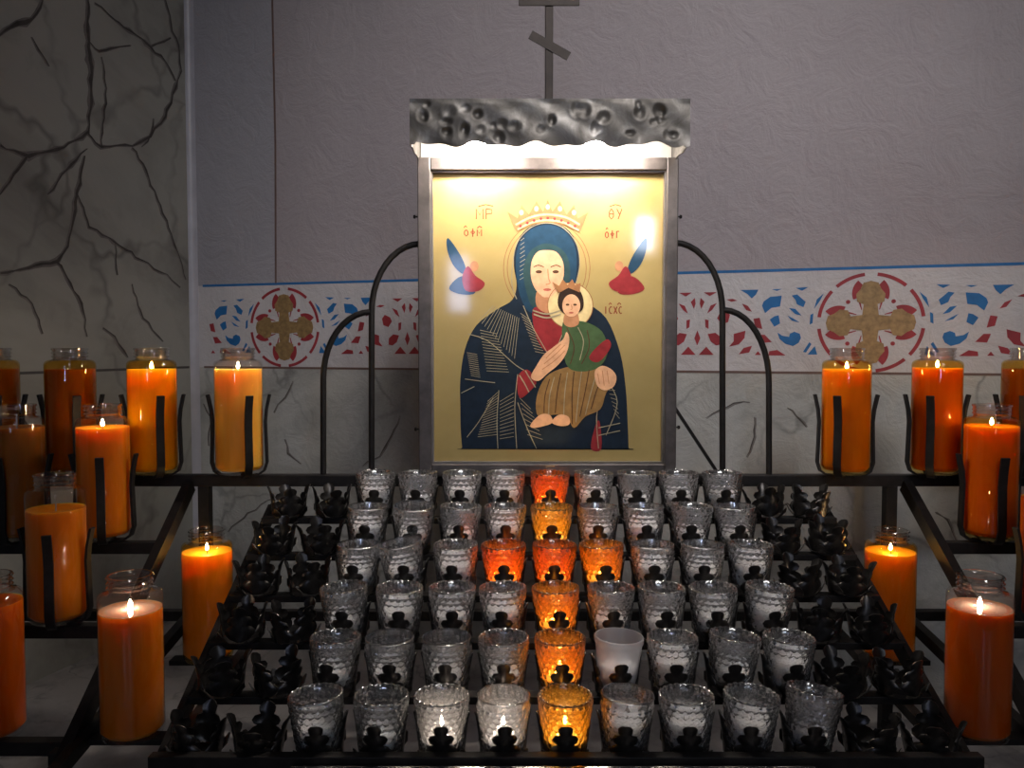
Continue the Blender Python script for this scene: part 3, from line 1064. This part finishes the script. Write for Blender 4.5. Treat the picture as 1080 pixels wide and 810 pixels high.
for (a0, a1, c0, c1) in ((FX0, PX0, FZ0, FZ1), (PX1, FX1, FZ0, FZ1), (PX0, PX1, PZ1, FZ1), (PX0, PX1, FZ0, PZ0)):
    fp(MB().box(a0, a1, 1.352, 1.385, c0, c1), 'frame_member', M['steel'], bevel=0.0015)
LW = 0.0028
for (a0, a1, c0, c1) in ((PX0, PX0 + LW, PZ0, PZ1), (PX1 - LW, PX1, PZ0, PZ1), (PX0 + LW, PX1 - LW, PZ1 - LW, PZ1), (PX0 + LW, PX1 - LW, PZ0, PZ0 + LW)):
    fp(MB().box(a0, a1, 1.360, 1.374, c0, c1), 'frame_lip', M['steel_in'])
for px, py, s in ((438, 228, -1), (717, 228, 1), (438, 453, -1), (717, 451, 1)):
    z = at(px, py, 1.36).z
    xx = FX0 if s < 0 else FX1
    mb = MB().tube([(xx - s * 0.002, 1.366, z), (xx + s * 0.005, 1.366, z), (xx + s * 0.005, 1.366, z), (xx + s * 0.0085, 1.366, z)], [0.0014, 0.0014, 0.0034, 0.0028], 10)
    fp(mb, 'bolt', M['iron'])

# --- picture: a plain generic mother-and-child panel in flat colours
def gold_panel_mat():
    m, nt, b, _ = new_mat('gold_panel')
    tc = N(nt, 'ShaderNodeTexCoord')
    n = noise(nt, 9, 5, 0.6, tc.outputs['Object'])
    nt.links.new(ramp(nt, n.outputs[0], [(0.3, (0.31, 0.225, 0.075)), (0.7, (0.39, 0.29, 0.105))]).outputs[0], b.inputs['Base Color'])
    b.inputs['Roughness'].default_value = 0.42
    b.inputs['Metallic'].default_value = 0.35
    b.inputs['Coat Weight'].default_value = 0.4
    b.inputs['Coat Roughness'].default_value = 0.06
    bump(nt, b, noise(nt, 40, 4, 0.6, tc.outputs['Object']).outputs[0], 0.05, 0.002)
    return m


def paint(name, c, rough=0.6):
    m = simple('paint_' + name, c, rough, 0, 0.2, 60)
    b = m.node_tree.nodes['Principled BSDF']
    b.inputs['Coat Weight'].default_value = 0.25
    b.inputs['Coat Roughness'].default_value = 0.06
    b.inputs['Specular IOR Level'].default_value = 0.15
    return m


PTM = {'navy': paint('navy', (0.006, 0.013, 0.025)), 'blue': paint('blue', (0.009, 0.034, 0.066)), 'teal': paint('teal', (0.018, 0.045, 0.050)), 'skin': paint('skin', (0.58, 0.33, 0.19)),
       'skin2': paint('skin_shade', (0.36, 0.17, 0.085)), 'red': paint('red', (0.20, 0.018, 0.022)), 'green': paint('green', (0.045, 0.085, 0.035)), 'ochre': paint('ochre', (0.21, 0.125, 0.045)),
       'hair': paint('hair', (0.022, 0.012, 0.008)), 'gold': paint('gold', (0.50, 0.38, 0.19)), 'gline': paint('gold_line', (0.27, 0.24, 0.16)), 'copper': paint('copper', (0.26, 0.12, 0.05)),
       'halo': paint('halo', (0.55, 0.44, 0.22)), 'ink': paint('ink', (0.20, 0.035, 0.015)), 'brown': paint('brown', (0.07, 0.032, 0.015)), 'lip': paint('lip', (0.33, 0.085, 0.06)), 'white': paint('white', (0.6, 0.58, 0.55))}
panel = fp(MB().box(PX0, PX1, YP, 1.382, PZ0, PZ1), 'picture_panel', gold_panel_mat(), label='gold ground picture of a veiled mother holding a child')
lay = [0]


def pic_fn(level):
    lay[0] += 1
    y = YP - 0.00018 * level - 0.000006 * lay[0]

    def fn(u, v, d):
        p = at(u, v, 1.36)
        return (p.x, y + min(d, YP - y), p.z)
    return fn


def shape(name, mat, pts, level, smooth=True):
    """closed painted area; corners rounded by Catmull-Rom"""
    if smooth:
        P, n = [], len(pts)
        for k in range(n):
            p0, p1, p2, p3 = (Vector(pts[(k + q) % n]) for q in (-1, 0, 1, 2))
            for s in range(4):
                t = s / 4
                P.append(tuple(0.5 * ((2 * p1) + (p2 - p0) * t + (2 * p0 - 5 * p1 + 4 * p2 - p3) * t * t + (3 * p1 - p0 - 3 * p2 + p3) * t ** 3)))
    else:
        P = pts
    return fp(MB().prism(P, pic_fn(level), 1.0), name, PTM[mat], panel, FO)


def strokes(name, mat, lines, w, level):
    mb = MB()
    fn = pic_fn(level)
    for ln in lines:
        P = []
        n = len(ln)
        if n > 2:
            for k in range(n - 1):
                p0, p1, p2, p3 = Vector(ln[max(k - 1, 0)]), Vector(ln[k]), Vector(ln[k + 1]), Vector(ln[min(k + 2, n - 1)])
                for s in range(5):
                    t = s / 5
                    P.append(0.5 * ((2 * p1) + (p2 - p0) * t + (2 * p0 - 5 * p1 + 4 * p2 - p3) * t * t + (3 * p1 - p0 - 3 * p2 + p3) * t ** 3))
            P.append(Vector(ln[-1]))
        else:
            P = [Vector(q) for q in ln]
        mb.ribbon(P, w, fn, 1.0)
    o = fp(mb, name, PTM[mat], panel, FO)
    o['kind'] = 'stuff'
    return o


def ell(cx, cy, rx, ry, n=20, a0=0.0):
    return [(cx + rx * math.cos(a0 + 2 * PI * k / n), cy + ry * math.sin(a0 + 2 * PI * k / n)) for k in range(n)]


# mother
strokes('halo_line', 'copper', [ell(577, 282, 46, 50, 28) + [(623, 282)], ell(577, 282, 42, 46, 28) + [(619, 282)]], 0.7, 1)
shape('mantle', 'navy', [(487, 473), (485.5, 455), (485, 430), (485, 400), (490, 368), (502, 343), (524, 326), (540, 316), (545, 300), (542, 280), (544, 258), (556, 240), (577, 233), (598, 240), (609, 257), (612, 280), (608, 302), (616, 316),
                         (640, 335), (655, 372), (661, 410), (663, 445), (664, 473), (663, 474), (575, 474), (488, 474)], 1)
shape('veil', 'blue', [(546, 300), (544, 276), (548, 255), (560, 241), (577, 236), (594, 241), (606, 256), (609, 278), (606, 302), (598, 322), (592, 330), (562, 330), (552, 320)], 2)
shape('veil_lining', 'teal', [(555, 306), (552, 284), (558, 266), (568, 258), (578, 256), (590, 260), (599, 270), (602, 288), (598, 308), (590, 325), (564, 325)], 3)
shape('dress', 'red', [(562, 326), (577, 324), (592, 326), (596, 345), (588, 365), (578, 372), (566, 356)], 3)
shape('neck', 'skin2', [(568, 305), (588, 305), (589, 322), (578, 330), (566, 322)], 4)
shape('face', 'skin', [(577, 263), (587, 265), (594, 275), (595, 290), (590, 303), (582, 312), (577, 313), (572, 312), (564, 303), (560, 290), (561, 275), (567, 265)], 5)
strokes('collar', 'gline', [[(562, 327), (577, 331), (592, 327)], [(563, 331), (577, 335), (592, 331)]], 1.6, 6)
strokes('brow', 'brown', [[(563, 281), (568, 279), (574, 281)], [(581, 281), (587, 279), (592, 281)]], 1.0, 6)
for cx in (568.5, 586.5):
    shape('eye', 'brown', ell(cx, 286, 3.4, 1.7, 10), 6)
strokes('nose', 'skin2', [[(578, 283), (579, 293), (580.5, 298), (576, 299.5)]], 1.1, 6)
shape('mouth', 'lip', ell(577.5, 305, 4.2, 1.4, 10), 6)
# folds and gilt hems
strokes('gilt_hem', 'gline', [[(545, 315), (540, 300), (541, 275), (546, 254), (560, 239), (577, 234), (594, 239), (608, 255), (612, 278), (607, 302)],
                              [(552, 322), (562, 345), (574, 366), (582, 380)], [(600, 322), (596, 345), (588, 366)], [(490, 400), (505, 402), (522, 404)], [(493, 352), (515, 360), (545, 386), (565, 396)],
                              [(546, 395), (543, 430), (545, 474)], [(520, 420), (505, 445), (492, 462)], [(526, 412), (524, 445), (525, 474)], [(640, 400), (652, 425), (640, 460)],
                              [(546, 425), (556, 452), (566, 474)], [(632, 474), (630, 440), (636, 415)], [(655, 447), (632, 452)], [(655, 455), (632, 460)], [(486, 415), (500, 408)]], 0.85, 3)
HL = []
for k in range(14):
    HL.append([(520 + k * 2.1, 322 + k * 1.0), (505 + k * 2.9, 338 + k * 3.1)])
for k in range(15):
    HL.append([(506 + k * 0.5, 348 + k * 3.1), (524 + k * 0.9, 352 + k * 2.9)])
for k in range(16):
    HL.append([(525, 414 + k * 3), (514 - k * 0.7, 424 + k * 2.5)])
for k in range(13):
    HL.append([(549 + k * 1.3, 330 + k * 3.4), (560 + k * 1.2, 338 + k * 2.9)])
for k in range(12):
    HL.append([(527, 424 + k * 3.6), (542, 415 + k * 4.2)])
for k in range(12):
    HL.append([(492 + k * 0.4, 372 + k * 2.2), (503 + k * 0.3, 374 + k * 2.2)])
for k in range(10):
    HL.append([(553 + k * 0.2, 250 + k * 4.5), (549 - k * 0.1, 253 + k * 4.6)])
for k in range(9):
    HL.append([(640 + k * 1.2, 404 + k * 4), (648 + k * 0.8, 402 + k * 5)])
for k in range(8):
    HL.append([(548 + k * 1.2, 420 + k * 5.6), (560 + k * 1.8, 432 + k * 4.6)])
strokes('fold_lines', 'gline', HL, 0.5, 2)
shape('skirt_red', 'red', [(624, 474), (628, 452), (633, 445), (635, 474)], 2)
shape('cuff', 'red', [(546, 398), (556, 390), (566, 402), (560, 412), (548, 420)], 4)
strokes('cuff_band', 'gline', [[(548, 396), (554, 406), (558, 414)], [(554, 391), (560, 401), (565, 409)]], 1.2, 5)
# child
shape('child_halo', 'halo', ell(602, 322, 24, 24, 24), 4)
strokes('child_halo_line', 'copper', [ell(602, 322, 24, 24, 24) + [(626, 322)]], 0.8, 5)
shape('child_robe', 'ochre', [(576, 398), (596, 388), (622, 386), (642, 392), (650, 400), (640, 415), (634, 432), (618, 440), (606, 452), (598, 440), (584, 438), (568, 440), (566, 420)], 5)
shape('child_tunic', 'green', [(594, 340), (604, 338), (620, 340), (636, 350), (642, 370), (634, 386), (618, 392), (600, 388), (594, 366)], 6)
shape('child_sash', 'red', [(622, 376), (640, 358), (645, 366), (632, 382)], 7)
shape('child_neck', 'skin2', [(597, 330), (609, 330), (611, 341), (603, 345), (595, 341)], 7)
shape('child_hair', 'hair', [(589, 322), (590, 310), (596, 303), (604, 302), (612, 306), (616, 316), (615, 326), (608, 330), (596, 331)], 7)
shape('child_face', 'skin', ell(603, 322, 9.5, 12, 16), 8)
for cx in (599, 607):
    shape('child_eye', 'brown', ell(cx, 321, 2.0, 1.1, 8), 9)
strokes('child_nose', 'skin2', [[(603, 321), (603.8, 325.5), (602, 326)]], 0.8, 9)
shape('child_mouth', 'lip', ell(603, 329.5, 2.4, 0.9, 8), 9)
strokes('robe_folds', 'brown', [[(580, 400), (575, 418), (574, 436)], [(592, 394), (588, 415), (586, 436)], [(606, 392), (604, 415), (604, 448)], [(622, 390), (618, 412), (612, 440)], [(638, 395), (630, 412), (624, 432)],
                                [(598, 345), (606, 365), (602, 384)], [(620, 348), (622, 366), (614, 384)]], 1.0, 8)
strokes('robe_gilt', 'gline', [[(585, 398), (580, 418), (579, 438)], [(599, 393), (596, 416), (595, 438)], [(614, 392), (611, 414), (608, 446)], [(630, 393), (624, 414), (618, 438)], [(610, 345), (616, 360), (612, 380)]], 0.9, 8)
shape('foot', 'skin', [(570, 438), (580, 438), (583, 446), (574, 450), (562, 452), (560, 448)], 6)
shape('foot', 'skin', [(590, 438), (600, 440), (601, 448), (592, 450), (582, 446)], 6)
# hands
shape('hand', 'skin', [(560, 398), (566, 386), (574, 374), (584, 366), (594, 358), (598, 350), (601, 358), (598, 372), (590, 384), (578, 394), (568, 402)], 8)
strokes('finger_lines', 'skin2', [[(574, 384), (586, 374), (596, 364)], [(572, 390), (586, 380), (596, 370)], [(576, 378), (584, 370), (592, 363)]], 0.8, 9)
shape('hand', 'skin', [(628, 392), (636, 386), (646, 390), (651, 398), (648, 408), (638, 412), (630, 406)], 8)
strokes('finger_lines', 'skin2', [[(631, 394), (633, 405)], [(636, 391), (638, 407)], [(641, 391), (643, 405)]], 0.8, 9)
# plain pointed coronets
CR = [(545, 243), (535, 222), (546, 229), (550, 215), (558, 225), (566, 211), (573, 222), (578, 209), (583, 222), (591, 211), (598, 225), (606, 215), (610, 229), (621, 223), (612, 244), (596, 236), (577, 233), (560, 236)]
shape('crown', 'copper', CR, 4, False)
strokes('crown_band', 'gold', [[(546, 241), (560, 234), (577, 231), (596, 234), (611, 242)], [(544, 236), (560, 228), (577, 225), (597, 228), (612, 236)]], 2.0, 5)
mbj = MB()
jfn = pic_fn(6)
for k in range(9):
    a = k / 8
    cx = 549 + a * 58
    mbj.prism(ell(cx, 237.5 - 8.5 * math.sin(PI * a), 1.6, 1.5, 8), jfn, 1.0)
fp(mbj, 'crown_jewels', PTM['red'], panel, FO)
mbj = MB()
jfn = pic_fn(5)
for (cx, cy) in ((550, 223), (566, 219), (578, 217), (591, 219), (606, 223)):
    mbj.prism(ell(cx, cy, 2.4, 3.0, 8), jfn, 1.0)
fp(mbj, 'crown_piercings', PTM['halo'], panel, FO)
shape('child_crown', 'copper', [(589, 309), (583, 297), (590, 301), (594, 294), (599, 300), (604, 294), (607, 300), (613, 298), (612, 308), (600, 303)], 9, False)
# plain side ornaments (leaf sprays) in the picture's blue and red
for s, cx in ((-1, 497), (1, 657)):
    def mx(pts, s=s, cx=cx):
        return [(cx + s * a, b) for a, b in pts]
    shape('ornament_leaf', 'blue', mx([(6, 283), (12, 268), (25, 250), (26, 262), (20, 278), (10, 288)]), 1)
    shape('ornament_leaf', 'blue' if s < 0 else 'red', mx([(2, 292), (14, 292), (24, 304), (10, 310), (-4, 308)]), 1)
    shape('ornament_bud', 'red', mx([(-4, 290), (4, 280), (10, 292), (6, 306), (-8, 306), (-14, 298)]), 2)
    shape('ornament_bud', 'skin2', ell(cx - s * 3, 280, 4.5, 5.5, 10), 2)
# lettering
def letter_lines(ch, x, y, w, h):
    L = {'M': [[(0, 1), (0, 0), (.5, .6), (1, 0), (1, 1)]], 'P': [[(0, 1), (0, 0)], [(0, 0), (.8, .08), (.8, .45), (0, .52)]], 'Y': [[(0, 0), (.5, .5)], [(1, 0), (.25, 1)]],
         'T': [[(.5, 0), (.5, 1)], [(0, 0), (1, 0)]], 'O': [[(.5, .05), (.9, .3), (.9, .75), (.5, 1), (.1, .75), (.1, .3), (.5, .05)]],
         'B': [[(.5, 0), (.9, .3), (.9, .75), (.5, 1), (.1, .75), (.1, .3), (.5, 0)], [(.1, .5), (.9, .5)]], 'I': [[(.5, 0), (.5, 1)]], 'C': [[(.95, .1), (.5, 0), (.1, .3), (.1, .7), (.5, 1), (.95, .9)]],
         'X': [[(0, 0), (1, 1)], [(1, 0), (0, 1)]], 'G': [[(.2, 1), (.2, 0)], [(.2, 0), (.9, 0)]], 'F': [[(.5, -.15), (.5, 1.1)], [(.5, .2), (.95, .4), (.5, .75), (.05, .4), (.5, .2)]]}
    return [[(x + a * w, y + b * h) for a, b in ln] for ln in L[ch]]


TX = []
for word, x, y, w, h, gap in (('MP', 502, 219, 7.5, 11, 3), ('BY', 643, 219, 5.5, 11, 3), ('OFM', 489, 241, 4.6, 7, 2.4), ('OFG', 639, 243, 3.8, 7, 2.0), ('ICXC', 638, 323, 3.4, 7.5, 1.8)):
    for ch in word:
        for ln in letter_lines(ch, x, y, w, h):
            TX.append([q for q in ln])
        x += w + gap
for (x0, x1, y) in ((504, 520, 215.5), (644, 656, 215.5), (489, 492, 238), (503, 508, 238.5), (640, 642, 240), (643, 646, 320), (652, 656, 320)):
    TX.append([(x0, y + 1), ((x0 + x1) / 2, y - 1), (x1, y + 0.6)])
mbj = MB()
lfn = pic_fn(1)
for ln in TX:
    mbj.ribbon([Vector(q) for q in ln], 1.05, lfn, 1.0)
fp(mbj, 'lettering', PTM['ink'], panel, FO, label='small red Greek letters')['kind'] = 'stuff'

# --- lamp hood
HX0, HX1 = at(432, 130, 1.25).x, at(728, 130, 1.25).x
HZ1, HZ0 = at(578, 104, 1.25).z, at(578, 151, 1.25).z
hood = None
dents = []
for k in range(34):
    dents.append((random.uniform(HX0 + 0.012, HX1 - 0.012), random.uniform(HZ0 + 0.008, HZ1 - 0.006), random.uniform(0.004, 0.0085), random.uniform(0.6, 1.6), random.uniform(0.0012, 0.0030)))


def dent(x, z):
    d = 0
    for (cx, cz, r, asp, dp) in dents:
        q = ((x - cx) / r) ** 2 * asp + ((z - cz) / r) ** 2 / asp
        if q < 4:
            d += dp * math.exp(-q * 1.1) - dp * 0.22 * math.exp(-(q - 2.2) ** 2 * 0.8)
    return d + 0.0012 * math.sin(x * 61 + z * 40) * math.sin(z * 90 + x * 33)


NX, NZ = 170, 30
mb = MB()
vs, fs = [], []


def low_edge(x):
    t = (x - HX0) / (HX1 - HX0)
    return HZ0 + 0.0028 * math.sin(t * 31) + 0.0022 * math.sin(t * 57 + 1.2) - 0.0012 - (0.004 if t < 0.02 or t > 0.98 else 0)


for layer in (0, 1):
    for i in range(NZ + 1):
        for j in range(NX + 1):
            x = HX0 + (HX1 - HX0) * j / NX
            lo = low_edge(x)
            z = lo + (HZ1 - lo) * i / NZ
            fade = min(1, (NZ - i) / 3)
            y = 1.25 + dent(x, z) * fade + (0.0018 if layer else 0) - 0.002 * (1 - i / NZ) ** 2 * math.sin(x * 70)
            vs.append((x, y, z))
o1 = (NX + 1) * (NZ + 1)
for i in range(NZ):
    for j in range(NX):
        a = i * (NX + 1) + j
        fs.append((a, a + 1, a + NX + 2, a + NX + 1))
        fs.append((o1 + a + NX + 1, o1 + a + NX + 2, o1 + a + 1, o1 + a))
edge = list(range(NX + 1)) + [i * (NX + 1) + NX for i in range(1, NZ + 1)] + [NZ * (NX + 1) + j for j in range(NX - 1, -1, -1)] + [i * (NX + 1) for i in range(NZ - 1, 0, -1)]
for k in range(len(edge)):
    a, b = edge[k], edge[(k + 1) % len(edge)]
    fs.append((b, a, o1 + a, o1 + b))
mb.add(vs, fs)
fascia = fp(mb, 'hood_fascia', M['hood'], smooth=True, angle=60, label='hammered pewter hood front with wavy lower edge')
fp(MB().box(HX0, HX1, 1.252, 1.385, HZ1 - 0.003, HZ1), 'hood_top', M['hood'])
for s, xx in ((-1, HX0), (1, HX1)):
    mb = MB()
    poly = [(1.253, HZ1 - 0.003), (1.253, HZ0 - 0.004), (1.27, HZ0 - 0.001), (1.30, HZ0 - 0.003), (1.33, HZ0), (1.385, HZ0 - 0.002), (1.385, HZ1 - 0.003)]
    mb.prism([(a, b) for a, b in poly], lambda u, v, d, xx=xx, s=s: (xx - s * d, u, v), 0.002)
    fp(mb, 'hood_side', M['hood'])
fp(MB().box(HX0 + 0.003, HX1 - 0.003, 1.378, 1.385, HZ0 - 0.006, HZ1 - 0.003), 'hood_back', M['hood_in'])
fp(MB().box(HX0 + 0.003, HX1 - 0.003, 1.2585, 1.378, HZ1 - 0.008, HZ1 - 0.004), 'hood_lining', M['hood_in'])
for px in (505, 640):
    c = at(px, 150, 1.31)
    c.z = HZ0 + 0.020
    mb = MB().tube([(c.x - 0.052, 1.294, c.z), (c.x - 0.050, 1.294, c.z), (c.x + 0.050, 1.294, c.z), (c.x + 0.052, 1.294, c.z)], [0.006, 0.0105, 0.0105, 0.006], 14)
    bl = fp(mb, 'lamp_tube', M['bulb'], smooth=True, angle=50)
    fp(MB().box(c.x - 0.060, c.x - 0.052, 1.286, 1.302, c.z - 0.008, HZ1 - 0.008).box(c.x + 0.052, c.x + 0.060, 1.286, 1.302, c.z - 0.008, HZ1 - 0.008), 'lamp_socket', M['hood_in'])
# --- slanted-bar cross on the hood
YX = 1.30
cr_top, cr_bot = at(579, -48, YX), at(579, 99, YX)
xcx = at(579, 60, YX).x
cross = fp(MB().box(xcx - 0.0062, xcx + 0.0062, YX - 0.005, YX + 0.005, HZ1, cr_top.z), 'cross_upright', M['bronze'], bevel=0.001)
a0, a1 = at(547, 4, YX), at(611, 4, YX)
fp(MB().box(a0.x, a1.x, YX - 0.007, YX - 0.005 + 0.0002, at(579, 8, YX).z, at(579, -5, YX).z), 'cross_bar', M['bronze'], bevel=0.0008)
b0, b1 = at(557, -33, YX), at(601, -33, YX)
fp(MB().box(b0.x, b1.x, YX - 0.007, YX - 0.005 + 0.0002, at(579, -24, YX).z, at(579, -34, YX).z), 'cross_bar', M['bronze'], bevel=0.0008)
s0, s1 = at(559.5, 36.5, YX - 0.006), at(600, 59.5, YX - 0.006)
fp(MB().bar(s0, s1, 0.002, 0.0135, up=(0, 0, 1)), 'cross_slant_bar', M['bronze'])
mb = MB().lathe([(0, 0), (0.0135, 0), (0.0125, 0.002), (0.009, 0.005), (0.0085, 0.0075), (0, 0.0075)], 4)
mb.v = [(p[0] * math.cos(PI / 4) - p[1] * math.sin(PI / 4) + xcx, p[0] * math.sin(PI / 4) + p[1] * math.cos(PI / 4) + YX, p[2] + HZ1) for p in mb.v]
fp(mb, 'cross_foot', M['bronze'])
